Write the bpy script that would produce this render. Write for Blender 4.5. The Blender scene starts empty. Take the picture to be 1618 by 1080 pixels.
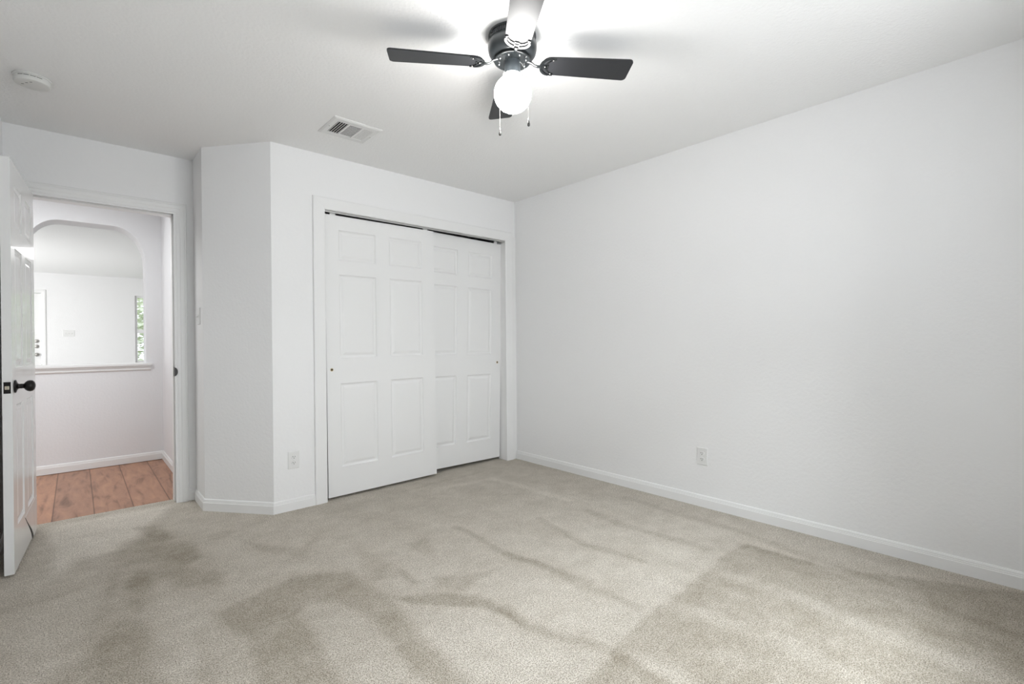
import bpy, bmesh, math, random
import numpy as np
from mathutils import Vector, Matrix

random.seed(7)
C = bpy.context.scene.collection
scene = bpy.context.scene
D = bpy.data
pi = math.pi

# ---------------------------------------------------------------- camera
CAM = (-3.1186, -3.4041, 1.1279)
YAW, PITCH, ROLL, FPX = 0.7341, -0.0038, -0.0084, 763.9
cam_data = D.cameras.new('camera'); cam = D.objects.new('camera', cam_data); C.objects.link(cam)
cam_data.sensor_width = 36.0; cam_data.lens = 36.0 * FPX / 1618.0
cam_data.clip_start = 0.02; cam_data.clip_end = 200
_fw = Vector((math.sin(YAW)*math.cos(PITCH), math.cos(YAW)*math.cos(PITCH), math.sin(PITCH)))
_r = Vector((math.cos(YAW), -math.sin(YAW), 0)); _u = _r.cross(_fw)
_r2 = math.cos(ROLL)*_r + math.sin(ROLL)*_u; _u2 = -math.sin(ROLL)*_r + math.cos(ROLL)*_u
_m = Matrix((_r2, _u2, -_fw)).transposed().to_4x4(); _m.translation = Vector(CAM)
cam.matrix_world = _m
scene.camera = cam

# ---------------------------------------------------------------- world, lights, exposure
vs = scene.view_settings
vs.view_transform = 'Standard'; vs.look = 'None'; vs.gamma = 1.0; vs.use_curve_mapping = False
vs.exposure = 0.02
world = D.worlds.new('sky'); scene.world = world; world.use_nodes = True
bg = world.node_tree.nodes['Background']
bg.inputs['Color'].default_value = (0.86, 0.93, 1.0, 1); bg.inputs['Strength'].default_value = 2.0

def area(name, loc, target, sx, sy, power, col=(1, 1, 1)):
    l = D.lights.new(name, 'AREA'); l.shape = 'RECTANGLE'; l.size = sx; l.size_y = sy
    l.energy = power; l.color = col
    o = D.objects.new(name, l); C.objects.link(o); o.location = loc
    o.rotation_euler = (Vector(target) - Vector(loc)).to_track_quat('-Z', 'Y').to_euler()
    return o

# daylight falling in through the bedroom window behind the camera, plus added fill lamps outside, in hall and front room
area('bedroom_window_daylight', (-2.0, -6.2, 1.9), (-1.6, 0.0, 1.0), 4.0, 2.4, 210, (0.94, 0.975, 1.0))
area('low_outside_fill', (-1.9, -5.3, -0.1), (-1.9, -4.9, 2.0), 5.0, 2.6, 260, (0.97, 0.985, 1.0))  # lamp added low outside the window to brighten the ceiling
area('high_sky_fill', (-1.9, -5.1, 3.7), (-1.55, -2.6, 0.0), 1.6, 1.5, 420, (0.87, 0.945, 1.0))  # added area lamp standing for steep skylight, brightens the carpet near the window
area('hall_top_fill', (-3.75, 1.35, 2.42), (-3.75, 1.35, 0), 1.3, 0.8, 21, (0.97, 1.0, 1.0))  # added to brighten the hall, no ceiling fitting is built
area('front_room_side_fill', (-5.9, 6.0, 1.3), (-2.5, 7.4, 2.1), 2.4, 1.6, 100, (1.0, 1.0, 1.0))  # fill lamp added inside the front room, no window stands there
area('front_room_top_fill', (-2.9, 6.0, 2.38), (-2.9, 6.0, 0), 1.2, 1.2, 14, (1.0, 1.0, 1.0))  # second added front-room fill, hangs under the ceiling without a fitting
GLOBE_STRENGTH = 46

# ---------------------------------------------------------------- materials
def mat(name, col, rough=0.6, metal=0.0, spec=0.5, bump=None, emit=None, coat=0.0):
    m = D.materials.new(name); m.use_nodes = True
    nt = m.node_tree; b = nt.nodes['Principled BSDF']
    b.inputs['Base Color'].default_value = (*col, 1)
    b.inputs['Roughness'].default_value = rough
    b.inputs['Metallic'].default_value = metal
    b.inputs['Specular IOR Level'].default_value = spec
    b.inputs['Coat Weight'].default_value = coat
    if emit:
        b.inputs['Emission Color'].default_value = (*emit[0], 1)
        b.inputs['Emission Strength'].default_value = emit[1]
    if bump:
        scale, strength, dist, detail = bump
        tc = nt.nodes.new('ShaderNodeTexCoord'); nz = nt.nodes.new('ShaderNodeTexNoise')
        nz.inputs['Scale'].default_value = scale; nz.inputs['Detail'].default_value = detail
        bp = nt.nodes.new('ShaderNodeBump'); bp.inputs['Strength'].default_value = strength
        bp.inputs['Distance'].default_value = dist
        nt.links.new(tc.outputs['Object'], nz.inputs['Vector'])
        nt.links.new(nz.outputs['Fac'], bp.inputs['Height'])
        nt.links.new(bp.outputs['Normal'], b.inputs['Normal'])
    return m

M = {}
M['wall'] = mat('painted_wall', (0.89, 0.89, 0.89), 0.75, spec=0.3, bump=(55, 0.35, 0.004, 3))
M['hall_wall'] = mat('hall_wall_paint', (0.845, 0.845, 0.86), 0.75, spec=0.3, bump=(55, 0.25, 0.004, 3))
M['ceiling'] = mat('textured_ceiling', (0.92, 0.92, 0.915), 0.85, spec=0.2, bump=(70, 0.42, 0.005, 4))
M['trim'] = mat('semi_gloss_trim', (0.87, 0.87, 0.865), 0.38, spec=0.45)
M['door'] = mat('painted_door', (0.87, 0.87, 0.865), 0.22, spec=0.6, coat=0.25)
M['closet_door'] = mat('painted_closet_door', (0.86, 0.86, 0.855), 0.45, spec=0.4, bump=(160, 0.05, 0.001, 2))
M['plate'] = mat('white_plastic', (0.82, 0.82, 0.81), 0.35)
M['dark_slot'] = mat('dark_slot', (0.03, 0.03, 0.03), 0.7)
M['bronze'] = mat('oil_rubbed_bronze', (0.018, 0.016, 0.016), 0.32, metal=0.6)
M['brass'] = mat('aged_brass', (0.62, 0.50, 0.30), 0.35, metal=0.8)
M['latch'] = mat('latch_steel', (0.72, 0.66, 0.54), 0.3, metal=0.7)
M['nickel'] = mat('dull_nickel', (0.38, 0.37, 0.35), 0.35, metal=0.8)
M['aluminium'] = mat('track_aluminium', (0.50, 0.50, 0.49), 0.45, metal=0.5)
M['fan_metal'] = mat('satin_black_metal', (0.040, 0.046, 0.050), 0.30, metal=0.35, spec=0.7)
M['fan_fitter'] = mat('gunmetal', (0.13, 0.15, 0.165), 0.38, metal=0.4, spec=0.6)
M['blade'] = mat('black_blade', (0.024, 0.025, 0.028), 0.40, spec=0.42)
M['fan_dark'] = mat('gloss_black_metal', (0.012, 0.014, 0.015), 0.22, metal=0.2, spec=0.6)
M['steel'] = mat('bright_screw_steel', (0.7, 0.7, 0.7), 0.2, metal=1.0)
M['chain'] = mat('chain_metal', (0.42, 0.42, 0.41), 0.35, metal=0.7)
M['fob'] = mat('pull_fob_black', (0.035, 0.033, 0.03), 0.2, spec=0.8)
M['globe'] = mat('lit_globe_glass', (0.9, 0.9, 0.9), 0.3, emit=((1.0, 0.985, 0.965), GLOBE_STRENGTH))
M['detector'] = mat('detector_plastic', (0.74, 0.74, 0.72), 0.45)
M['vent'] = mat('vent_paint', (0.80, 0.80, 0.79), 0.45)
M['core'] = mat('door_core_dark', (0.05, 0.045, 0.04), 0.9)
M['leaf'] = mat('leaf_green', (0.70, 0.75, 0.58), 0.6)
M['bark'] = mat('bark', (0.16, 0.13, 0.10), 0.9, bump=(30, 0.5, 0.02, 4))
M['grass'] = mat('lawn_ground', (0.22, 0.25, 0.13), 0.9, bump=(40, 0.5, 0.02, 4))
M['dark_wall'] = mat('closet_interior_paint', (0.55, 0.55, 0.54), 0.85)
g = D.materials.new('window_glass'); g.use_nodes = True
nt = g.node_tree; nt.nodes.clear()
o_ = nt.nodes.new('ShaderNodeOutputMaterial'); tr_ = nt.nodes.new('ShaderNodeBsdfTransparent'); gs_ = nt.nodes.new('ShaderNodeBsdfGlossy')
gs_.inputs['Roughness'].default_value = 0.02; mx_ = nt.nodes.new('ShaderNodeMixShader'); mx_.inputs[0].default_value = 0.06
nt.links.new(tr_.outputs[0], mx_.inputs[1]); nt.links.new(gs_.outputs[0], mx_.inputs[2])
nt.links.new(mx_.outputs[0], o_.inputs[0]); M['glass'] = g

def carpet_material():
    m = D.materials.new('cut_pile_carpet'); m.use_nodes = True
    nt = m.node_tree; b = nt.nodes['Principled BSDF']; N = nt.nodes.new; L = nt.links.new
    tc = N('ShaderNodeTexCoord')
    def noise(scale, det=2, rough=0.5, dim='3D'):
        n = N('ShaderNodeTexNoise'); n.inputs['Scale'].default_value = scale
        n.inputs['Detail'].default_value = det; n.inputs['Roughness'].default_value = rough
        L(tc.outputs['Object'], n.inputs['Vector']); return n
    def ramp(src, p0, c0, p1, c1):
        r = N('ShaderNodeValToRGB'); r.color_ramp.elements[0].position = p0; r.color_ramp.elements[1].position = p1
        r.color_ramp.elements[0].color = (*c0, 1); r.color_ramp.elements[1].color = (*c1, 1)
        L(src, r.inputs['Fac']); return r
    def mul(a, bb, f=1.0):
        x = N('ShaderNodeMix'); x.data_type = 'RGBA'; x.blend_type = 'MULTIPLY'; x.inputs['Factor'].default_value = f
        L(a, x.inputs[6]); L(bb, x.inputs[7]); return x.outputs[2]
    at = N('ShaderNodeAttribute'); at.attribute_name = 'pile_lie_and_light'
    big = noise(7.0, 8, 0.80)
    # pile tone value 0..1 from the brushed marks, painted doorway light and soft mottling
    ma = N('ShaderNodeMath'); ma.operation = 'MULTIPLY_ADD'; L(big.outputs['Fac'], ma.inputs[0]); ma.inputs[1].default_value = 0.95; ma.inputs[2].default_value = 0.03
    ad = N('ShaderNodeMath'); ad.operation = 'ADD'; br = noise(34, 6, 0.8); bm_ = N('ShaderNodeMath'); bm_.operation = 'MULTIPLY_ADD'; L(br.outputs['Fac'], bm_.inputs[0]); bm_.inputs[1].default_value = 1.5; bm_.inputs[2].default_value = 0.2
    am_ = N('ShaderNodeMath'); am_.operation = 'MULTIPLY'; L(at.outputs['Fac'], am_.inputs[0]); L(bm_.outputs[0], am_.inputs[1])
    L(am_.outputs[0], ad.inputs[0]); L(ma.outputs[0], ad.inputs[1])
    pile_tone = ramp(ad.outputs[0], 0.0, (0.37, 0.32, 0.245), 1.0, (0.96, 0.90, 0.815))
    tuft = noise(235, 2, 0.6)
    tr = ramp(tuft.outputs['Fac'], 0.40, (0.34, 0.31, 0.26), 0.53, (1.06, 1.06, 1.06))
    spk = noise(110, 3, 0.8)
    sr = ramp(spk.outputs['Fac'], 0.40, (0.66, 0.64, 0.60), 0.54, (1.06, 1.06, 1.06))
    c = mul(pile_tone.outputs[0], tr.outputs[0], 0.80); c = mul(c, sr.outputs[0], 0.7)
    L(c, b.inputs['Base Color'])
    b.inputs['Roughness'].default_value = 0.95; b.inputs['Specular IOR Level'].default_value = 0.15
    b.inputs['Sheen Weight'].default_value = 0.15; b.inputs['Sheen Roughness'].default_value = 0.5
    bp = N('ShaderNodeBump'); bp.inputs['Strength'].default_value = 0.9; bp.inputs['Distance'].default_value = 0.006
    L(tuft.outputs['Fac'], bp.inputs['Height']); L(bp.outputs['Normal'], b.inputs['Normal'])
    return m

def plank_material():
    m = D.materials.new('wood_laminate_planks'); m.use_nodes = True
    nt = m.node_tree; b = nt.nodes['Principled BSDF']; N = nt.nodes.new; L = nt.links.new
    tc = N('ShaderNodeTexCoord')
    sep = N('ShaderNodeSeparateXYZ'); L(tc.outputs['Object'], sep.inputs[0])
    def math_(op, a, bb=None, c=None):
        n = N('ShaderNodeMath'); n.operation = op
        for i, v in enumerate((a, bb, c)):
            if v is None: continue
            if isinstance(v, (int, float)): n.inputs[i].default_value = v
            else: L(v, n.inputs[i])
        return n.outputs[0]
    W = 0.2065
    u = math_('DIVIDE', math_('ADD', sep.outputs[0], 3.2425 + 20*W), W)      # seams fall on x = -3.2425 + k W
    idx = math_('FLOOR', u); fr = math_('FRACT', u)
    edge = math_('MINIMUM', fr, math_('SUBTRACT', 1.0, fr))
    comb = N('ShaderNodeCombineXYZ'); L(math_('MULTIPLY', sep.outputs[0], 9.0), comb.inputs[0])
    L(math_('ADD', math_('MULTIPLY', sep.outputs[1], 1.6), math_('MULTIPLY', idx, 7.3)), comb.inputs[1]); L(idx, comb.inputs[2])
    gr = N('ShaderNodeTexNoise'); gr.inputs['Scale'].default_value = 1.9; gr.inputs['Detail'].default_value = 6; gr.inputs['Roughness'].default_value = 0.62
    gr.inputs['Distortion'].default_value = 0.6
    L(comb.outputs[0], gr.inputs['Vector'])
    r = N('ShaderNodeValToRGB'); e = r.color_ramp.elements
    e[0].position = 0.30; e[0].color = (0.215, 0.112, 0.072, 1); e[1].position = 0.68; e[1].color = (0.53, 0.290, 0.185, 1)
    e2 = e.new(0.46); e2.color = (0.42, 0.225, 0.145, 1)
    L(gr.outputs['Fac'], r.inputs['Fac'])
    wn = N('ShaderNodeTexWhiteNoise'); wn.noise_dimensions = '1D'; L(idx, wn.inputs['W'])
    mx = N('ShaderNodeMix'); mx.data_type = 'RGBA'; mx.blend_type = 'MULTIPLY'; mx.inputs['Factor'].default_value = 1
    L(r.outputs[0], mx.inputs[6])
    tint = N('ShaderNodeValToRGB'); tint.color_ramp.elements[0].color = (0.88, 0.88, 0.90, 1); tint.color_ramp.elements[1].color = (1.08, 1.04, 1.0, 1)
    L(wn.outputs['Value'], tint.inputs['Fac']); L(tint.outputs[0], mx.inputs[7])
    seam = N('ShaderNodeValToRGB'); seam.color_ramp.elements[0].color = (0.35, 0.3, 0.28, 1); seam.color_ramp.elements[0].position = 0.004
    seam.color_ramp.elements[1].position = 0.024; seam.color_ramp.elements[1].color = (1, 1, 1, 1)
    L(edge, seam.inputs['Fac'])
    mx2 = N('ShaderNodeMix'); mx2.data_type = 'RGBA'; mx2.blend_type = 'MULTIPLY'; mx2.inputs['Factor'].default_value = 1
    L(mx.outputs[2], mx2.inputs[6]); L(seam.outputs[0], mx2.inputs[7])
    L(mx2.outputs[2], b.inputs['Base Color'])
    b.inputs['Roughness'].default_value = 0.42; b.inputs['Specular IOR Level'].default_value = 0.4
    return m
M['carpet'] = carpet_material(); M['planks'] = plank_material()

# ---------------------------------------------------------------- helpers
def obj(name, bm, m, parent=None, smooth=False, angle=None):
    bmesh.ops.recalc_face_normals(bm, faces=bm.faces)
    me = D.meshes.new(name); bm.to_mesh(me); bm.free()
    for mm in (m if isinstance(m, (list, tuple)) else [m]):
        me.materials.append(M[mm])
    if smooth:
        me.polygons.foreach_set('use_smooth', [True]*len(me.polygons))
        if angle: me.set_sharp_from_angle(angle=math.radians(angle))
    o = D.objects.new(name, me); C.objects.link(o)
    if parent: o.parent = parent
    return o

def tag(o, label=None, cat=None, group=None, kind=None):
    if label: o['label'] = label
    if cat: o['category'] = cat
    if group: o['group'] = group
    if kind: o['kind'] = kind
    return o

def struct(name, bm, m, label=None, cat=None, **kw):
    o = obj(name, bm, m, **kw); o['kind'] = 'structure'
    return tag(o, label, cat)

def empty(name, loc=(0, 0, 0), rz=0, label=None, cat=None, group=None, kind=None):
    o = D.objects.new(name, None); C.objects.link(o); o.location = loc; o.rotation_euler = (0, 0, rz)
    o.empty_display_size = 0.05
    return tag(o, label, cat, group, kind)

def box(bm, x0, y0, z0, x1, y1, z1, bev=0.0):
    t = bmesh.new()
    bmesh.ops.create_cube(t, size=1)
    for v in t.verts:
        v.co = ((x0+x1)/2 + v.co.x*(x1-x0), (y0+y1)/2 + v.co.y*(y1-y0), (z0+z1)/2 + v.co.z*(z1-z0))
    if bev: bmesh.ops.bevel(t, geom=t.edges[:], offset=bev, segments=2, affect='EDGES', profile=0.5)
    join(bm, t); return bm

def join(bm, t, mtx=None, mi=None):
    mp = {}
    for v in t.verts: mp[v] = bm.verts.new(mtx @ v.co if mtx else v.co)
    for f in t.faces:
        try:
            nf = bm.faces.new([mp[v] for v in f.verts]); nf.smooth = f.smooth
            nf.material_index = f.material_index if mi is None else mi
        except ValueError: pass
    t.free()

def prism(bm, pts, z0, z1):
    a = [bm.verts.new((x, y, z0)) for x, y in pts]; b = [bm.verts.new((x, y, z1)) for x, y in pts]
    bm.faces.new(a[::-1]); bm.faces.new(b)
    for i in range(len(pts)):
        j = (i+1) % len(pts); bm.faces.new((a[i], a[j], b[j], b[i]))
    return bm

def lathe(bm, prof, seg=48, mtx=None):
    t = bmesh.new(); rings = []
    for r, z in prof:
        if r < 1e-6: rings.append([t.verts.new((0, 0, z))])
        else: rings.append([t.verts.new((r*math.cos(2*pi*i/seg), r*math.sin(2*pi*i/seg), z)) for i in range(seg)])
    for a, b in zip(rings, rings[1:]):
        for i in range(seg):
            j = (i+1) % seg
            if len(a) == 1 and len(b) == 1: continue
            if len(a) == 1: t.faces.new((a[0], b[i], b[j]))
            elif len(b) == 1: t.faces.new((a[i], a[j], b[0]))
            else: t.faces.new((a[i], a[j], b[j], b[i]))
    for f in t.faces: f.smooth = True
    join(bm, t, mtx); return bm

def tube(bm, pts, r, seg=8, rr=None, flat=1.0):
    pts = [Vector(p) for p in pts]; rings = []
    for i, p in enumerate(pts):
        d = (pts[min(i+1, len(pts)-1)] - pts[max(i-1, 0)]).normalized()
        up = Vector((0, 0, 1)) if abs(d.z) < 0.9 else Vector((1, 0, 0))
        s = d.cross(up).normalized(); n = s.cross(d)
        q = rr[i] if rr else r
        rings.append([bm.verts.new(p + s*math.cos(2*pi*k/seg)*q + n*math.sin(2*pi*k/seg)*q*flat) for k in range(seg)])
    for a, b in zip(rings, rings[1:]):
        for k in range(seg): f = bm.faces.new((a[k], a[(k+1) % seg], b[(k+1) % seg], b[k])); f.smooth = True
    bm.faces.new(rings[0]); bm.faces.new(rings[-1][::-1]); return bm

def sweep(bm, pts, n, prof):
    """profile (a across, b along n) swept along a polyline with mitred corners, n is the plane normal"""
    pts = [Vector(p) for p in pts]; n = Vector(n); rings = []
    ds = [(b-a).normalized() for a, b in zip(pts, pts[1:])]
    for i, p in enumerate(pts):
        s1 = n.cross(ds[max(i-1, 0)]); s2 = n.cross(ds[min(i, len(ds)-1)])
        m_ = (s1+s2)/(1+s1.dot(s2))
        rings.append([bm.verts.new(p + m_*a + n*b) for a, b in prof])
    k = len(prof)
    for a, b in zip(rings, rings[1:]):
        for i in range(k): bm.faces.new((a[i], a[(i+1) % k], b[(i+1) % k], b[i]))
    bm.faces.new(rings[0]); bm.faces.new(rings[-1][::-1]); return bm

H = 2.44
BB = [(0, 0), (0.013, 0), (0.013, 0.054), (0.0105, 0.057), (0.0105, 0.062), (0.0085, 0.065), (0.0085, 0.070), (0.005, 0.0765), (0.001, 0.0785), (0, 0.0785)]
def baseboard(name, pts):
    """pts run so that the room is on the LEFT of the direction of travel"""
    bm = bmesh.new(); sweep(bm, [(x, y, 0) for x, y in pts], (0, 0, 1), BB)
    return struct(name, bm, 'trim')

# ---------------------------------------------------------------- room shell
bx0, by0 = -3.43, -3.62              # left wall face, back wall face
Bx = -2.1626; Cx, Cy = -2.4812, 0.4034; Dy = 0.7224; Ey = 0.836
T = 0.115
def wallbox(name, boxes, m='wall'):
    bm = bmesh.new()
    for b in boxes: box(bm, *b)
    return struct(name, bm, m)

wallbox('wall_right', [(0, by0-T, 0, T, 0.75, H)])
# closet wall with its opening and the slanted corner
wallbox('wall_closet', [(Bx, 0, 0, -1.832, T, H), (-1.832, 0, 2.075, -0.112, T, H), (-0.112, 0, 0, 0, T, H)])
bm = bmesh.new(); prism(bm, [(Bx, 0), (Bx, T), (Cx+0.11, Cy+0.055), (Cx+0.11, Dy), (Cx, Dy), (Cx, Cy)], 0, H)
struct('wall_angled', bm, 'wall')
wallbox('wall_entry', [(bx0-T, Dy, 0, -3.388, Ey, H), (-3.388, Dy, 2.053, -2.590, Ey, H), (-2.590, Dy, 0, Cx+0.11, Ey, H)])
wallbox('wall_left', [(bx0-T, by0-T, 0, bx0, Dy, H)])
WX0, WX1, WZ0, WZ1 = -2.62, -0.95, 0.72, 2.06
wallbox('wall_back', [(bx0-T, by0-T, 0, WX0, by0, H), (WX1, by0-T, 0, T, by0, H), (WX0, by0-T, 0, WX1, by0, WZ0), (WX0, by0-T, WZ1, WX1, by0, H)])
wallbox('wall_closet_inside', [(Cx+0.11, 0.74, 0, T, 0.80, H)], 'dark_wall')
# hall
HY = 2.40; AT = 0.235
wallbox('wall_hall_right', [(-2.49, Ey, 0, -2.38, HY, H)], 'hall_wall')
wallbox('wall_hall_left', [(-5.21, Ey, 0, -5.10, HY, H), (-5.21, Ey-T, 0, bx0-T, Ey, H)], 'hall_wall')
# partition between hall and front room, with the arched pass-through
AX0, AX1, AZ0 = -3.445, -2.616, 0.915
arch = [(AX1, AZ0)]
n_ = 16
for i in range(n_+1):
    t = i/n_*pi/2; arch.append((AX1-0.245+0.245*math.cos(t)**0.92, 1.86+0.358*math.sin(t)**0.92))
for i in range(n_+1):
    t = i/n_*pi/2; arch.append((AX0+0.245-0.245*math.sin(t)**0.92, 1.86+0.358*math.cos(t)**0.92))
arch.append((AX0, AZ0))
bm = bmesh.new()
def arch_wall(y0, y1, x0, x1):
    rings = []
    for y in (y0, y1):
        outer = []
        ap = [bm.verts.new((x, y, z)) for x, z in arch]
        # project arch points radially to the rectangle outline
        for x, z in arch:
            if z <= AZ0+1e-6: outer.append(bm.verts.new((x1 if x > -3 else x0, y, AZ0)))
            elif x > -3.03 and z < 2.0: outer.append(bm.verts.new((x1, y, z)))
            elif x < -3.03 and z < 2.0: outer.append(bm.verts.new((x0, y, z)))
            else:
                t = (x-AX0)/(AX1-AX0); outer.append(bm.verts.new((x0+t*(x1-x0) if 0.02 < t < 0.98 else (x1 if t > .5 else x0), y, H)))
        for i in range(len(ap)-1): bm.faces.new((ap[i], ap[i+1], outer[i+1], outer[i]))
        rings.append((ap, outer))
    (a, b), (c, d) = rings
    for i in range(len(a)-1): bm.faces.new((a[i], a[i+1], c[i+1], c[i]))
arch_wall(HY, HY+AT, -5.21, -2.38)
box(bm, -5.21, HY, 0, -2.38, HY+AT, AZ0)
struct('wall_pass_through', bm, 'hall_wall')
wallbox('wall_front_room', [(-7.2, 8.95, 0, -4.56, 9.07, H), (-4.56, 8.95, 2.075, -3.57, 9.07, H), (-3.57, 8.95, 0, -2.225, 9.07, H), (-2.225, 8.95, 0, -1.25, 9.07, 0.735), (-2.225, 8.95, 2.09, -1.25, 9.07, H), (-1.25, 8.95, 0, 1.1, 9.07, H)], 'wall')
wallbox('wall_front_room_left', [(-7.2, HY, 0, -7.1, 8.95, H)]); wallbox('wall_front_room_right', [(1.0, HY+AT, 0, 1.1, 8.95, H)])
wallbox('wall_front_room_near', [(-7.2, HY+AT-0.12, 0, -5.21, HY+AT, H), (-2.38, HY+AT-0.12, 0, 1.1, HY+AT, H)])
bm = bmesh.new(); box(bm, -7.3, by0-T, H, 1.2, 9.1, H+0.1); struct('ceiling', bm, 'ceiling')
bm = bmesh.new(); box(bm, -7.3, 0.822, -0.06, 1.2, HY+AT, -0.004); struct('floor_hall', bm, 'planks')
bm = bmesh.new(); box(bm, -7.3, HY+AT, -0.06, 1.2, 9.1, -0.004); struct('floor_front_room', bm, 'dark_wall')

# bedroom carpet: a fine grid so the brushed pile marks (vacuum strokes, footprints) and painted hall light by the door can sit in it
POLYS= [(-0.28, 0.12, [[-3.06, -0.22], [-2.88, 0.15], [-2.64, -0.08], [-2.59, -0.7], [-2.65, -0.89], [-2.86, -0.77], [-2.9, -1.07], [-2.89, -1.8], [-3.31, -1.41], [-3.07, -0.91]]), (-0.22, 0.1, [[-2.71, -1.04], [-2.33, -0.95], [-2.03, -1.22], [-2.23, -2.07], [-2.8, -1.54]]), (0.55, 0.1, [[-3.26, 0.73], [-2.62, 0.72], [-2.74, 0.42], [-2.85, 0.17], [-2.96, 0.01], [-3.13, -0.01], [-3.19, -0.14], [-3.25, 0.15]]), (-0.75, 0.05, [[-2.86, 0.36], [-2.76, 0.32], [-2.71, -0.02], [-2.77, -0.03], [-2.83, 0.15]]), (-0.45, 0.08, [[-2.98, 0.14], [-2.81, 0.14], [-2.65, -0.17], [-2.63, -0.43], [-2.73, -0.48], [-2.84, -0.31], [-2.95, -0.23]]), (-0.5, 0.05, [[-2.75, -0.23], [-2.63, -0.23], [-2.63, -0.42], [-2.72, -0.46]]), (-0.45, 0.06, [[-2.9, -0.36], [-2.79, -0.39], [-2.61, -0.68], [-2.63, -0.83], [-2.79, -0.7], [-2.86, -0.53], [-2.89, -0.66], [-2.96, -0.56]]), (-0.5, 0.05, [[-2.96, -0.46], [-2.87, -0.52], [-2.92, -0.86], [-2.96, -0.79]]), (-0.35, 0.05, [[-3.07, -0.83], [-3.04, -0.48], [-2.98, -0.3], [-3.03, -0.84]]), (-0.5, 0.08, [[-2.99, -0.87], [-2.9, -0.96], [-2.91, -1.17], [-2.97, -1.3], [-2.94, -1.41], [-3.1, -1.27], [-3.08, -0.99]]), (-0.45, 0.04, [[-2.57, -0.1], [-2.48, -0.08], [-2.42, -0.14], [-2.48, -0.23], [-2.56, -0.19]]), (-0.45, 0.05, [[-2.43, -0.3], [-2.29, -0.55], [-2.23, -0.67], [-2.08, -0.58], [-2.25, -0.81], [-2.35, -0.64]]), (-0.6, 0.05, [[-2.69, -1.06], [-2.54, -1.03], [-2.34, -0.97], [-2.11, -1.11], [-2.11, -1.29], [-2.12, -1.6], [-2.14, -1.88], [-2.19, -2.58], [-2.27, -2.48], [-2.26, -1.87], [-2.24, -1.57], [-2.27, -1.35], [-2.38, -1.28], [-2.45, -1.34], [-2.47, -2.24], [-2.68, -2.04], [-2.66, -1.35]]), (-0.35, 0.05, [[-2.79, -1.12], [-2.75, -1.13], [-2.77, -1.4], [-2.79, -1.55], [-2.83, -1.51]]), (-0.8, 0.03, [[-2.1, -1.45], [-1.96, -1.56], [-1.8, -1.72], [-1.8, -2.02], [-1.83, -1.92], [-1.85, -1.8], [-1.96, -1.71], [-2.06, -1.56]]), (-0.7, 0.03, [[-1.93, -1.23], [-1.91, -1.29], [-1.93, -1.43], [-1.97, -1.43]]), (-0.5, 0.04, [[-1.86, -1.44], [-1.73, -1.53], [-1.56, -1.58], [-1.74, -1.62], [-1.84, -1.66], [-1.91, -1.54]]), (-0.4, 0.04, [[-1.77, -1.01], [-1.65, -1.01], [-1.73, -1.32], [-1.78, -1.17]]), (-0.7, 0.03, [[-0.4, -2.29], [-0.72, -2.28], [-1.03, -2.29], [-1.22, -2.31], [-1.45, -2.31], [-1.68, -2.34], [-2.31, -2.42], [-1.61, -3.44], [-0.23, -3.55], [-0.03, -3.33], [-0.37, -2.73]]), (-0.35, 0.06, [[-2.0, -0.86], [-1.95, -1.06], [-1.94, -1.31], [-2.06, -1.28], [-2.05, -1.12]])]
LINES= [(-0.5, 0.035, [[-1.43, -1.01], [-1.42, -1.53], [-1.35, -1.98]]), (-0.5, 0.04, [[-0.97, -1.25], [-1.04, -1.7], [-1.0, -2.02]]), (-0.5, 0.04, [[-1.43, -1.48], [-1.41, -1.76], [-1.4, -1.96], [-1.37, -2.11], [-1.37, -2.26]]), (-0.55, 0.04, [[-1.78, -1.87], [-1.8, -2.02], [-1.74, -2.19], [-1.7, -2.34], [-1.7, -2.58]]), (-0.45, 0.05, [[-0.63, -1.37], [-0.65, -1.74], [-0.62, -2.18]]), (-0.4, 0.05, [[-0.24, -1.39], [-0.23, -1.85], [-0.27, -2.31], [-0.33, -2.72]]), (0.75, 0.07, [[-0.8, -2.4], [-0.82, -2.76], [-0.85, -3.03], [-0.89, -3.46]]), (0.75, 0.07, [[-1.25, -2.33], [-1.24, -2.44], [-1.18, -2.72], [-1.23, -3.21]]), (0.5, 0.05, [[-0.39, -2.64], [-0.41, -2.86], [-0.43, -3.03]]), (-0.4, 0.05, [[-0.43, -2.3], [-0.4, -2.52], [-0.37, -2.71], [-0.4, -2.91], [-0.46, -3.13], [-0.49, -3.31]]), (-0.5, 0.05, [[-0.68, -3.09], [-0.64, -3.26]]), (0.5, 0.06, [[-1.67, -2.42], [-1.65, -2.6]]), (0.35, 0.05, [[-1.03, -0.29], [-0.59, -0.36], [-0.55, -1.15]]), (-0.3, 0.03, [[-1.29, -0.16], [-0.54, -0.14]]), (-0.3, 0.04, [[-3.02, -1.02], [-3.16, -1.21]]), (-0.35, 0.04, [[-3.37, -0.43], [-3.25, -0.44], [-3.13, -0.4]]), (-0.3, 0.04, [[-3.27, 0.64], [-3.22, -0.06]])]
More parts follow.
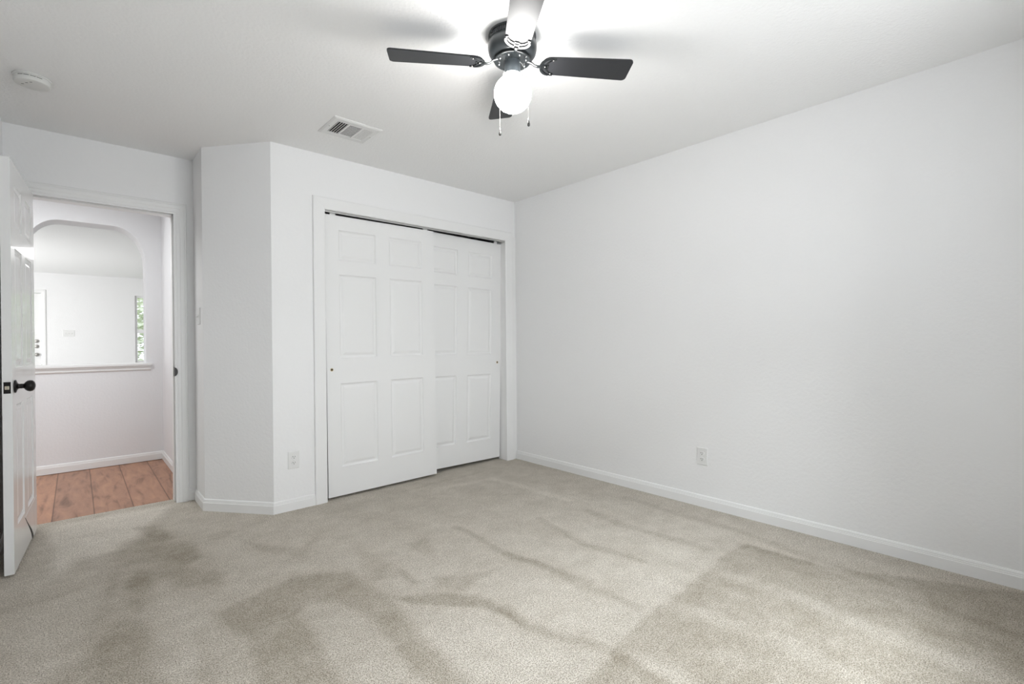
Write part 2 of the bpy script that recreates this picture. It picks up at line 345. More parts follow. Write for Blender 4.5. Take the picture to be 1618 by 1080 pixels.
def carpet():
    xs = np.arange(bx0-0.02, 0.021, 0.015); ys = np.arange(by0-0.02, 0.841, 0.015)
    X, Y = np.meshgrid(xs, ys)
    dx = 0.035*np.sin(9*Y+3*X)+0.02*np.sin(23*X-11*Y)+0.012*np.sin(47*Y+31*X)
    dy = 0.035*np.sin(8*X-4*Y)+0.02*np.sin(21*Y+17*X)+0.012*np.sin(53*X-29*Y)
    PX, PY = X+0.28*dx, Y+0.28*dy
    V = np.zeros_like(X)
    def segd(ax, ay, bx, by):
        vx, vy = bx-ax, by-ay; t = np.clip(((PX-ax)*vx+(PY-ay)*vy)/(vx*vx+vy*vy+1e-9), 0, 1)
        return np.hypot(PX-ax-t*vx, PY-ay-t*vy)
    for amp, s, P in POLYS:
        d = np.full_like(X, 9.0); ins = np.zeros(X.shape, bool)
        for (ax, ay), (bx, by) in zip(P, P[1:]+P[:1]):
            d = np.minimum(d, segd(ax, ay, bx, by))
            if ay != by: ins ^= ((ay > PY) != (by > PY)) & (PX < (bx-ax)*(PY-ay)/(by-ay)+ax)
        sd = np.where(ins, d, -d)
        V += (amp*1.5 if amp > 0 and s > .09 else amp)*np.clip(0.5+sd/(0.8*s), 0, 1)  # the soft bright doorway polygon paints hall light into the carpet colour
    for amp, w, P in LINES:
        d = np.full_like(X, 9.0)
        for (ax, ay), (bx, by) in zip(P, P[1:]): d = np.minimum(d, segd(ax, ay, bx, by))
        V += amp*(0.5 if amp > 0.6 else 1)*np.clip(1.4-d/(w*0.75), 0, 1)
    # faint parallel vacuum lanes over the open floor
    V += 0.06*np.sin((X*0.97+Y*0.22)*2*pi/0.42)*np.clip((X+2.3)/0.5, 0, 1)
    V = np.clip(V*0.40, -0.40, 0.34)
    ny, nx = X.shape
    keep = lambda x, y: (y < Dy and x > bx0-0.03) or (-3.40 < x < -2.575)
    verts = np.stack([X.ravel(), Y.ravel(), np.zeros(X.size)], 1)
    i = np.arange(ny-1)[:, None]*nx+np.arange(nx-1)[None, :]
    cx_ = (X[:-1, :-1]+0.0075); cy_ = (Y[:-1, :-1]+0.0075)
    k = (cy_ < Dy+0.02) | ((cx_ > -3.39) & (cx_ < -2.585) & (cy_ < 0.83))
    f = np.stack([i, i+1, i+1+nx, i+nx], -1)[k].reshape(-1, 4)
    me = D.meshes.new('floor_carpet')
    used = np.unique(f); remap = -np.ones(len(verts), int); remap[used] = np.arange(len(used))
    me.from_pydata(verts[used].tolist(), [], remap[f].tolist()); me.materials.append(M['carpet'])
    a = me.attributes.new('pile_lie_and_light', 'FLOAT', 'POINT'); a.data.foreach_set('value', V.ravel()[used].astype(np.float32))
    o = D.objects.new('floor', me); C.objects.link(o); o['kind'] = 'structure'
    bm = bmesh.new(); box(bm, bx0-T, by0-T, -0.06, T, 0.822, -0.002)
    struct('floor_slab', bm, 'dark_wall')
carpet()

# ---------------------------------------------------------------- baseboards
baseboard('baseboard_right', [(0, by0), (0, -0.012)])
baseboard('baseboard_corner', [(-1.8974, 0), (Bx, 0), (Cx, Cy), (Cx, Dy), (-2.5272, Dy)])
baseboard('baseboard_back', [(bx0, by0), (0, by0)][::1])
baseboard('baseboard_left', [(bx0, Dy-0.01), (bx0, by0)])
baseboard('baseboard_hall', [(-2.49, Ey), (-2.49, HY), (-5.10, HY)])
baseboard('baseboard_front_room', [(-3.53, 8.95), (-7.1, 8.95)] if False else [(1.0, 8.95), (-3.53, 8.95)])

# ---------------------------------------------------------------- trims: casings, jambs, sill
CAS = [(0, 0), (0, 0.008), (0.008, 0.010), (0.014, 0.008), (0.020, 0.011), (0.034, 0.012), (0.040, 0.016), (0.052, 0.017), (0.060, 0.0165), (0.066, 0.014), (0.072, 0.016), (0.0765, 0.012), (0.0765, 0)]
FLATCAS = [(0, 0), (0, 0.010), (0.006, 0.013), (0.060, 0.016), (0.078, 0.017), (0.083, 0.014), (0.084, 0)]
# entry door casing; the left leg is narrowed by the side wall (face looks to -Y)
bm = bmesh.new()
ex0, ex1, ez = -3.3735, -2.6015, 2.036
sweep(bm, [(ex1, Dy, 0.0), (ex1, Dy, ez), (ex0, Dy, ez), (ex0, Dy, 0)], (0, -1, 0), [(-a*1.0, b) for a, b in CAS])
for v in bm.verts:
    if v.co.x < bx0+0.001: v.co.x = bx0+0.001
struct('trim_1', bm, 'trim')
# entry jamb lining with stop
bm = bmesh.new()
jx0, jx1, jz = -3.379, -2.596, 2.042
box(bm, jx1, Dy, 0, jx1+0.006, Ey, jz+0.006); box(bm, jx0-0.009, Dy, 0, jx0, Ey, jz+0.006); box(bm, jx0, Dy, jz, jx1, Ey, jz+0.011)
box(bm, jx1-0.011, Dy+0.040, 0, jx1, Ey, jz, 0.002); box(bm, jx0, Dy+0.040, 0, jx0+0.011, Ey, jz, 0.002); box(bm, jx0, Dy+0.040, jz-0.011, jx1, Ey, jz, 0.002)
jamb = struct('trim_2', bm, 'trim')
bm = bmesh.new()
box(bm, -0.0012, 0.0, -0.032, 0.0, 0.040, 0.032)          # flat plate on the jamb face
n_ = 14; f0 = []; f1 = []
for s in range(n_+1):                                      # rounded lip folded over the casing edge
    a0 = -pi/2+pi*s/n_; f0.append(bm.verts.new((0.017*math.cos(a0), -0.0135, 0.030*math.sin(a0)))); f1.append(bm.verts.new((0.017*math.cos(a0), -0.0115, 0.030*math.sin(a0))))
c0 = [bm.verts.new((-0.0015, y_, z_)) for y_ in (-0.0135, 0.001) for z_ in (-0.030, 0.030)]
bm.faces.new(f0); bm.faces.new(f1[::-1])
for s in range(n_): bm.faces.new((f0[s], f0[s+1], f1[s+1], f1[s]))
bm.faces.new((c0[0], c0[1], c0[3], c0[2])); bm.faces.new((f0[0], f1[0], c0[2], c0[0])); bm.faces.new((f0[-1], f1[-1], c0[3], c0[1]))
bm.faces.new((f0[0], f0[-1], c0[1], c0[0]))
o = obj('strike_plate', bm, 'bronze', jamb); o.location = (ex1-0.0005, Dy+0.002, 0.925); o['label'] = 'dark bronze strike plate'
# closet casing
bm = bmesh.new()
cx0, cx1, cz = -1.8134, -0.129, 2.0575
sweep(bm, [(cx1, 0, 0.0), (cx1, 0, cz), (cx0, 0, cz), (cx0, 0, 0)], (0, -1, 0), [(-a, b) for a, b in FLATCAS])
box(bm, -0.046, -0.009, 0, -0.001, 0, 2.11)
struct('trim_3', bm, 'trim')
bm = bmesh.new()
box(bm, -1.832, 0.0, 0, -1.824, T, 2.075); box(bm, -0.124, 0.0, 0, -0.112, T, 2.075); box(bm, -1.824, 0.0, 2.066, -0.124, T, 2.075)
struct('trim_4', bm, 'trim')
# pass-through sill with apron
bm = bmesh.new()
box(bm, -3.485, HY-0.030, 0.915, -2.576, HY, 0.938, 0.004); box(bm, AX0+0.002, HY, 0.9155, AX1-0.002, HY+AT, 0.938)
sweep(bm, [(-3.475, HY, 0.915), (-2.585, HY, 0.915)], (0, -1, 0), [(0, 0), (0, 0.018), (-0.014, 0.016), (-0.02, 0.010), (-0.036, 0.012), (-0.044, 0.006), (-0.047, 0)])
struct('trim_5', bm, 'trim')

# ---------------------------------------------------------------- panel doors
ROWS = [(0.222, 0.826), (1.010, 1.610), (1.712, 1.930)]
def panel_slab(w, h, t, cols, z0=0.0, both=True, rows=ROWS):
    """slab with its lower left front corner at the origin; front looks to -Y, thickness towards +Y"""
    bm = bmesh.new()
    us = sorted({0.0, w, *[c for p in cols for c in p]}); vs_ = sorted({0.0, h, *[r-z0 for p in rows for r in p]})
    P = [(a, b, c-z0, d-z0) for a, b in cols for c, d in rows]
    for side in ((0, 1) if both else (0,)):
        def pt(u, v, d): return bm.verts.new((u, d if side == 0 else t-d, v))
        for a, b in zip(us, us[1:]):
            for c, d in zip(vs_, vs_[1:]):
                if any(abs(a-p[0]) < 1e-5 and abs(b-p[1]) < 1e-5 and abs(c-p[2]) < 1e-5 and abs(d-p[3]) < 1e-5 for p in P):
                    rings = []
                    for ins, dep in ((0, 0), (0.004, 0.005), (0.011, 0.009), (0.018, 0.009), (0.031, 0.0040), (0.040, 0.0024)):
                        rings.append([pt(a+ins, c+ins, dep), pt(b-ins, c+ins, dep), pt(b-ins, d-ins, dep), pt(a+ins, d-ins, dep)])
                    for r0, r1 in zip(rings, rings[1:]):
                        for i in range(4): bm.faces.new((r0[i], r0[(i+1) % 4], r1[(i+1) % 4], r1[i]))
                    bm.faces.new(rings[-1])
                else:
                    bm.faces.new((pt(a, c, 0), pt(b, c, 0), pt(b, d, 0), pt(a, d, 0)))
    def q(*p): bm.faces.new([bm.verts.new(x) for x in p])
    q((0, 0, 0), (0, t, 0), (0, t, h), (0, 0, h)); q((w, 0, 0), (w, t, 0), (w, t, h), (w, 0, h))
    q((0, 0, 0), (w, 0, 0), (w, t, 0), (0, t, 0)); q((0, 0, h), (w, 0, h), (w, t, h), (0, t, h))
    if not both: q((0, t, 0), (w, t, 0), (w, t, h), (0, t, h))
    bmesh.ops.remove_doubles(bm, verts=bm.verts, dist=1e-5)
    return bm

# entry door: swung open, hinge at the left jamb. local X from hinge to free edge
ang = math.atan2(-0.75, -0.045)            # direction hinge -> free edge
dw, dh_, dt = 0.757, 2.022, 0.035
hinge = Vector((-3.3035, 0.716, 0.012))
# front (local -Y) must look to +X : local X = (-.06,-1), local Y = rotate +90deg = (1,-.06) -> so mirror: face local +Y is room side
door = empty('door_1', hinge, ang, 'open white six-panel bedroom door with black round knob', 'door', kind='structure')
pw = (dw-0.115*2-0.115)/2
cols = [(0.105, 0.105+0.218), (dw-0.105-0.218, dw-0.105)]
bm = panel_slab(dw, dh_, dt, cols, 0.012)
for v in bm.verts: v.co.y -= dt            # room-side face at local y = 0
# broken lower hinge corner: cut the outer skin along a jagged diagonal, bend the loose piece outwards
leaf = obj('door_panel', bm, 'door', door)
# jagged split: dark gap between body and the loose skin
crack = [(0.430, 0.182), (0.370, 0.142), (0.313, 0.104), (0.265, 0.070), (0.222, 0.036), (0.192, -0.004), (0.145, -0.004), (0.172, 0.022), (0.213, 0.053), (0.260, 0.082), (0.311, 0.112), (0.373, 0.148)]
bm = bmesh.new()
fv = [bm.verts.new((a, 0.0012, b)) for a, b in crack]; bv = [bm.verts.new((a, -0.004, b)) for a, b in crack]
bm.faces.new(fv); bm.faces.new(bv[::-1])
for i in range(len(fv)): bm.faces.new((fv[i], fv[(i+1) % len(fv)], bv[(i+1) % len(fv)], bv[i]))
o = obj('split', bm, 'core', door); o['label'] = 'dark jagged split in the door skin'
bm = bmesh.new()                            # loose triangular flap, hinged at the jamb side, lifted at the crack
fl = [(0.0, 0.0012, 0.0), (0.0, 0.0012, 0.20), (0.16, 0.0012, 0.195), (0.428, 0.0013, 0.184), (0.375, 0.0015, 0.148), (0.313, 0.002, 0.112), (0.262, 0.0025, 0.082), (0.215, 0.003, 0.053), (0.175, 0.0035, 0.022), (0.150, 0.004, -0.004), (0.06, 0.0025, -0.003)]
fv = [bm.verts.new(p) for p in fl]; bv = [bm.verts.new((a, b-0.002, c)) for a, b, c in fl]
bm.faces.new(fv); bm.faces.new(bv[::-1])
for i in range(len(fv)): bm.faces.new((fv[i], fv[(i+1) % len(fv)], bv[(i+1) % len(fv)], bv[i]))
bmesh.ops.triangulate(bm, faces=bm.faces[:])
o = obj('loose_skin', bm, 'door', door); o['label'] = 'loose broken piece of door skin'
# knob (room side), latch plate on the free edge
kn = bmesh.new()
rot = Matrix.Rotation(-pi/2, 4, 'X')       # lathe axis +Z -> +Y
lathe(kn, [(0, 0), (0.031, 0), (0.0325, 0.003), (0.031, 0.006), (0.022, 0.009), (0.014, 0.012), (0.0115, 0.018), (0.0125, 0.024), (0.0115, 0.030), (0.013, 0.034), (0.020, 0.038), (0.0265, 0.046), (0.0285, 0.055), (0.0265, 0.064), (0.019, 0.071), (0.008, 0.0745), (0, 0.075)], 40, rot)
o = obj('knob', kn, 'bronze', door); o.location = (dw-0.062, 0, 0.908); o['label'] = 'black round door knob'
bm = bmesh.new(); box(bm, 0, -0.0125, -0.028, 0.0012, 0.0125, 0.028, 0.0005)
o = obj('latch_plate', bm, 'bronze', door); o.location = (dw, -dt/2, 0.906)
bm = bmesh.new(); box(bm, 0, -0.008, -0.0085, 0.010, 0.008, 0.0085, 0.002)
for v in bm.verts:
    if v.co.x > 0.005 and v.co.y < 0: v.co.x = 0.003
o2 = obj('latch_bolt', bm, 'latch', o); o2.location = (0.0012, 0, 0); o2['label'] = 'brass latch bolt'
for hz in (0.18, 1.0, 1.83):
    bm = bmesh.new(); lathe(bm, [(0, -0.044), (0.006, -0.044), (0.006, 0.044), (0, 0.044)], 12)
    o = obj('hinge', bm, 'bronze', door); o.location = (-0.004, -dt-0.006, hz)

# closet sliding doors
def closet_door(name, x, y, w, ccols, label, pull_u, tilt_x, tilt_y, pull_z, z0, top):
    d = empty(name, (x, y, z0), 0, label, 'closet door', kind='structure')
    d.rotation_euler = (tilt_x, tilt_y, 0)
    bm = panel_slab(w, top-z0, 0.032, ccols, z0, both=False)
    # round hole for the finger pull is covered by the cup's flange
    obj('door_panel', bm, 'closet_door', d)
    r2 = Matrix.Rotation(pi/2, 4, 'X')
    bm = bmesh.new(); lathe(bm, [(0.0115, 0.0003), (0.0115, 0.0012), (0.0102, 0.0018), (0.0090, 0.0012), (0.0082, 0.0004), (0, 0.0003)], 28, r2)
    p = obj('finger_pull', bm, 'brass', d); p.location = (pull_u, 0, pull_z-z0); p['label'] = 'small round brass finger pull'
    bm = bmesh.new(); lathe(bm, [(0, 0), (0.0064, 0), (0.0064, 0.0010), (0, 0.0010)], 20, r2)
    q = obj('pull_recess', bm, 'dark_slot', p); q.location = (0.001, -0.0004, 0.0005)
    for u in (0.06, w-0.075):
        bm = bmesh.new(); box(bm, u-0.02, 0.006, top-z0-0.001, u+0.02, 0.010, top-z0+0.021)
        lathe(bm, [(0, -0.004), (0.012, -0.004), (0.012, 0.004), (0, 0.004)], 16, Matrix.Translation((u, 0.014, top-z0+0.016)) @ Matrix.Rotation(pi/2, 4, 'X'))
        obj('roller_hanger', bm, 'plate', d)
    return d
closet_door('door_2', -1.797, 0.014, 0.905, [(0.098, 0.385), (0.497, 0.786)], 'front sliding white six-panel closet door on the left', 0.036, 0.0, -0.0054, 0.927, 0.017, 2.0315)
closet_door('door_3', -1.042, 0.090, 0.905, [(0.108, 0.394), (0.512, 0.788)], 'rear sliding white six-panel closet door on the right', 0.862, 0.013, 0.014, 0.933, 0.036, 2.046)
bm = bmesh.new()                            # double overhead track with a front fascia
box(bm, -1.823, 0.0035, 2.0435, -0.125, 0.0055, 2.0655); box(bm, -1.823, 0.0035, 2.0635, -0.125, 0.105, 2.0655)
box(bm, -1.823, 0.0015, 2.0530, -0.125, 0.0035, 2.0560)
t_ = obj('closet_track', bm, 'aluminium'); tag(t_, 'grey metal sliding door track above the closet doors', 'door track')

# ---------------------------------------------------------------- ceiling fan
FX, FY = -1.709, -1.860
TH = -0.606
fan = empty('ceiling_fan', (FX, FY, H), 0, 'black four-blade hugger ceiling fan with lit white globe', 'ceiling fan')
bm = bmesh.new()
lathe(bm, [(0, 0), (0.100, 0), (0.103, -0.003), (0.103, -0.010), (0.096, -0.013), (0.096, -0.030), (0.102, -0.033), (0.106, -0.045), (0.106, -0.062), (0.101, -0.080), (0.090, -0.094), (0.074, -0.103), (0.050, -0.106), (0, -0.106)], 72)
house = obj('motor_housing', bm, 'fan_metal', fan)
for p in house.data.polygons: p.use_smooth = True
house.data.set_sharp_from_angle(angle=math.radians(50))
bm = bmesh.new()
for i in range(72):
    a = 2*pi*i/72; t = bmesh.new(); box(t, 0.095, -0.0024, -0.031, 0.1015, 0.0024, -0.012)
    join(bm, t, Matrix.Rotation(a, 4, 'Z'))
obj('vent_ribs', bm, 'fan_metal', house)
bm = bmesh.new()
lathe(bm, [(0.03, -0.103), (0.074, -0.104), (0.079, -0.106), (0.0795, -0.111), (0.076, -0.113), (0.070, -0.110), (0.055, -0.111), (0.036, -0.113), (0.0, -0.113)], 64)
fly = obj('flywheel', bm, 'fan_dark', fan)
for k in range(8):
    a = TH + pi/8 + k*pi/4; rr_ = 0.060
    bm = bmesh.new(); lathe(bm, [(0, -0.118), (0.0028, -0.117), (0.0040, -0.114), (0.0040, -0.110), (0, -0.110)], 16, Matrix.Translation((rr_*math.cos(a), rr_*math.sin(a), 0)))
    obj('screw', bm, 'steel', fly)
bm = bmesh.new()
lathe(bm, [(0, -0.112), (0.033, -0.112), (0.034, -0.114), (0.034, -0.160), (0.0345, -0.163), (0.0345, -0.171), (0, -0.171)], 48)
fit = obj('light_fitter', bm, 'fan_fitter', fan)
bm = bmesh.new()
for i in range(28):
    a = 2*pi*i/28; lathe(bm, [(0, -0.003), (0.0022, -0.001), (0.0022, 0.001), (0, 0.003)], 6, Matrix.Translation((0.0352*math.cos(a), 0.0352*math.sin(a), -0.167)))
obj('fitter_beading', bm, 'steel', fit)
GZ = 2.189-H; GR = 0.0805
bm = bmesh.new()
pr = [(0.031, GZ+0.084), (0.033, GZ+0.078)] + [(GR*math.sin(t), GZ+GR*0.97*math.cos(t)) for t in [0.43+(pi-0.43)*i/28 for i in range(29)]]
pr[-1] = (0, GZ-GR*0.97)
lathe(bm, pr, 56)
globe = obj('globe', bm, 'globe', fan); globe['label'] = 'round lit white glass globe'
# blades
BL0, BL1 = 0.125, 0.524
def blade_bm():
    bm = bmesh.new(); out = []
    def w(x): return 0.0515 + (x-BL0)/(BL1-BL0)*0.0115
    # rounded root
    for i in range(9):
        t = -pi/2 + pi*i/8; out.append((BL0+0.030-0.030*math.cos(t)*1.0, w(BL0)*math.sin(t)))
    out = [(BL0+0.040*(1-math.cos(t)), -w(BL0)*math.sin(t)) for t in [-pi/2+pi*i/10 for i in range(11)]]
    # tip with rounded corners
    r = 0.018
    for cx_, cy_, a0 in ((BL1-r, -w(BL1)+r, -pi/2), (BL1-r, w(BL1)-r, 0)):
        for i in range(6): a = a0 + pi/2*i/5; out.append((cx_+r*math.cos(a), cy_+r*math.sin(a)))
    # order: root from +w to -w (through the hub end), then tip from -w to +w
    t_, b_ = [bm.verts.new((x, y, 0.003)) for x, y in out], [bm.verts.new((x, y, -0.003)) for x, y in out]
    bm.faces.new(t_); bm.faces.new(b_[::-1])
    n = len(out)
    for i in range(n): bm.faces.new((t_[i], t_[(i+1) % n], b_[(i+1) % n], b_[i]))
    return bm
def iron_bm():
    bm = bmesh.new()
    # half-moon plate under the blade root with a crescent window
    x0, Rm, wd, th = 0.118, 0.046, 0.0535, 0.0035
    def ring(pts_out, pts_in):
        a = [bm.verts.new((x, y, -0.003)) for x, y in pts_out]; b = [bm.verts.new((x, y, -0.003)) for x, y in pts_in]
        c = [bm.verts.new((x, y, -0.003-th)) for x, y in pts_out]; d = [bm.verts.new((x, y, -0.003-th)) for x, y in pts_in]
        for i in range(len(a)-1):
            bm.faces.new((a[i], a[i+1], b[i+1], b[i])); bm.faces.new((c[i], d[i], d[i+1], c[i+1]))
            bm.faces.new((a[i], c[i], c[i+1], a[i+1])); bm.faces.new((b[i], b[i+1], d[i+1], d[i]))
        for k in (0, -1): bm.faces.new((a[k], b[k], d[k], c[k]))
    N_ = 20; tt = [-pi/2+pi*i/N_ for i in range(N_+1)]
    outer = [(x0+Rm*(1-math.cos(t)), wd*math.sin(t)) for t in tt]
    mid = [(x0+0.012+0.040*(1-math.cos(t)), (wd-0.008)*math.sin(t)) for t in tt]
    ring(outer, mid)                                        # outer horseshoe rim
    c1 = [(x0+0.024+0.038*(1-math.cos(t)), (wd-0.014)*math.sin(t)) for t in tt]
    c2 = [(x0+0.033+0.029*(1-math.cos(t)), (wd-0.014)*math.sin(t)) for t in tt]
    ring(c1, c2)                                            # inner crescent bar
    for s in (-1, 1): box(bm, x0+0.050, s*0.046-0.007, -0.0065, x0+0.066, s*0.046+0.007, -0.003, 0.001)
    box(bm, x0+0.004, -0.010, -0.0065, x0+0.040, 0.010, -0.003)
    return bm
def arm_bm(rise):
    bm = bmesh.new()                                        # curved neck from flywheel to the plate
    pts = [(0.064, 0, rise+0.0035), (0.074, 0, rise), (0.086, 0, rise*0.55), (0.096, 0, rise*0.12-0.004), (0.110, 0, -0.007), (0.128, 0, -0.0055)]
    tube(bm, pts, 0.008, 10, rr=[0.011, 0.0095, 0.008, 0.0075, 0.0080, 0.0095], flat=0.55)
    return bm
BZ = 2.319-H
b_src = i_src = a_src = None
for k in range(4):
    if k == 0:
        b = obj('blade', blade_bm(), 'blade', fan)
        ir = obj('blade_iron', iron_bm(), 'fan_dark', b); ar = obj('blade_arm', arm_bm(0.012), 'fan_dark', b)
        for o in (ir, ar):
            o.data.polygons.foreach_set('use_smooth', [True]*len(o.data.polygons)); o.data.set_sharp_from_angle(angle=math.radians(40))
        screws = []
        for sx, sy in ((0.172, 0.040), (0.172, -0.040), (0.142, 0.0)):
            bm = bmesh.new(); lathe(bm, [(0, -0.0095), (0.002, -0.009), (0.003, -0.0065), (0.003, -0.003), (0, -0.003)], 14, Matrix.Translation((sx, sy, 0)))
            screws.append(obj('screw', bm, 'nickel', b))
        src = (b, [ir, ar] + screws)
    else:
        b = src[0].copy(); C.objects.link(b); b.parent = fan
        for s_ in src[1]:
            c = s_.copy(); C.objects.link(c); c.parent = b
    b.location = (0, 0, BZ)
    b.rotation_mode = 'QUATERNION'
    b.rotation_quaternion = (Matrix.Rotation(TH+k*pi/2, 4, 'Z') @ Matrix.Rotation(-0.010, 4, 'Y') @ Matrix.Rotation(-0.160, 4, 'X')).to_quaternion()
# pull chains: ball chains with teardrop fobs
cr = Vector((math.cos(YAW), -math.sin(YAW), 0)); cf = Vector((math.sin(YAW), math.cos(YAW), 0))
def chain(path, label):
    bm = bmesh.new(); pts = [Vector(p) for p in path]
    tube(bm, pts, 0.0005, 6)
    for a, b in zip(pts, pts[1:]):
        n = max(1, int((b-a).length/0.0034))
        for i in range(n):
            t = bmesh.new(); bmesh.ops.create_icosphere(t, subdivisions=1, radius=0.00105)
            join(bm, t, Matrix.Translation(a.lerp(b, (i+.5)/n)))
    ch = obj('pull_chain', bm, 'chain', fan)
    e = pts[-1]
    bm = bmesh.new(); lathe(bm, [(0, 0.002), (0.0018, 0), (0.0022, -0.006), (0.004, -0.013), (0.0058, -0.021), (0.0058, -0.026), (0.0038, -0.030), (0, -0.0315)], 20, Matrix.Translation(e))
    f = obj('pull_fob', bm, 'fob', ch); f['label'] = 'black teardrop pull fob'
    bm = bmesh.new(); lathe(bm, [(0, 0.004), (0.002, 0.003), (0.0025, -0.004), (0.0020, -0.007), (0, -0.007)], 12, Matrix.Translation(e))
    obj('pull_cap', bm, 'steel', ch)
def P(lat, dep, z): v = cr*lat + cf*dep; return (v.x, v.y, z-H)
chain([P(-0.028, 0.020, 2.312), P(-0.040, 0.040, 2.300), P(-0.058, 0.062, 2.25), P(-0.0575, 0.0635, 2.19), P(-0.0575, 0.0635, 2.068)], '')
chain([P(0.030, -0.016, 2.318), P(0.038, -0.022, 2.310), P(0.058, -0.046, 2.262), P(0.0655, -0.053, 2.225), P(0.0655, -0.053, 2.057)], '')

# ---------------------------------------------------------------- ceiling vent register
vx0, vx1, vy0, vy1 = -1.990, -1.690, -0.638, -0.366
vent = empty('air_vent', ((vx0+vx1)/2, (vy0+vy1)/2, H), 0, 'white rectangular ceiling air register with louvres', 'air vent')
hw, hh = (vx1-vx0)/2, (vy1-vy0)/2; iw, ih = 0.112, 0.088
bm = bmesh.new()
def fr(o1, o2, z1, z2):
    A = [(-o1[0], -o1[1], z1), (o1[0], -o1[1], z1), (o1[0], o1[1], z1), (-o1[0], o1[1], z1)]; B = [(-o2[0], -o2[1], z2), (o2[0], -o2[1], z2), (o2[0], o2[1], z2), (-o2[0], o2[1], z2)]
    a = [bm.verts.new(p) for p in A]; b = [bm.verts.new(p) for p in B]
    for i in range(4): bm.faces.new((a[i], a[(i+1) % 4], b[(i+1) % 4], b[i]))
fr((hw, hh), (hw, hh), 0, -0.003); fr((hw, hh), (hw-0.012, hh-0.012), -0.003, -0.009); fr((hw-0.012, hh-0.012), (iw, ih), -0.009, -0.008); fr((iw, ih), (iw, ih), -0.008, -0.0005)
obj('register_frame', bm, 'vent', vent)
bm = bmesh.new(); box(bm, -iw, -ih, -0.0012, iw, ih, -0.0004); obj('duct_opening', bm, 'dark_slot', vent)
def louvre(x, y0, y1, tilt, w_=0.010):
    t = bmesh.new(); box(t, -w_/2, y0, -0.0005, w_/2, y1, 0.0005)
    bm = bmesh.new(); join(bm, t, Matrix.Translation((x, 0, -0.0055)) @ Matrix.Rotation(tilt, 4, 'Y')); return bm
# left bank: slats lean away (dark gaps), middle bank: cross slats, right bank: slats lean the other way
for i in range(5): obj('louvre', louvre(-0.105+i*0.0145, -ih, ih, -0.50, 0.0080), 'vent', vent)
for i in range(5): obj('louvre', louvre(0.054+i*0.0135, -ih, ih, 0.25, 0.0100), 'vent', vent)
for x in (-0.042, 0.042):
    bm = bmesh.new(); box(bm, x-0.005, -ih, -0.009, x+0.005, ih, -0.001); obj('divider', bm, 'vent', vent)
for i in range(11):
    t = bmesh.new(); box(t, -0.037, -0.0044, -0.0005, 0.037, 0.0044, 0.0005); bm = bmesh.new()
    join(bm, t, Matrix.Translation((0, -ih+0.010+i*0.0157, -0.0055)) @ Matrix.Rotation(0.12, 4, 'X')); obj('louvre', bm, 'vent', vent)
for sx in (-1, 1):
    bm = bmesh.new(); lathe(bm, [(0, -0.0105), (0.003, -0.010), (0.004, -0.0085), (0, -0.008)], 12, Matrix.Translation((sx*0.131, 0, 0))); obj('screw', bm, 'nickel', vent)

# ---------------------------------------------------------------- smoke detector
sd = empty('smoke_detector', (-3.266, -0.052, H), 0, 'round white smoke detector on the ceiling by the door', 'smoke detector')
bm = bmesh.new(); lathe(bm, [(0, 0), (0.072, 0), (0.072, -0.006), (0.070, -0.008), (0, -0.008)], 56); obj('mounting_base', bm, 'detector', sd)
bm = bmesh.new(); lathe(bm, [(0.060, -0.008), (0.0668, -0.0085), (0.0675, -0.011), (0.0672, -0.030), (0.0655, -0.0335), (0.062, -0.035), (0, -0.0355)], 56); cv = obj('cover', bm, 'detector', sd)
for a in (-2.2, -1.85, -1.5, -1.15):
    t = bmesh.new(); box(t, 0.0655, -0.010, -0.0165, 0.0682, 0.010, -0.0145); bm = bmesh.new(); join(bm, t, Matrix.Rotation(a, 4, 'Z')); obj('smoke_slot', bm, 'dark_slot', cv)
for (u, v_) in ((-0.035, 0.010), (-0.020, -0.014), (-0.004, -0.034)):
    t = bmesh.new(); box(t, -0.005, -0.0015, -0.0362, 0.005, 0.0015, -0.0340); bm = bmesh.new(); join(bm, t, Matrix.Translation((u, v_, 0)) @ Matrix.Rotation(-0.5, 4, 'Z')); obj('sounder_slot', bm, 'dark_slot', cv)

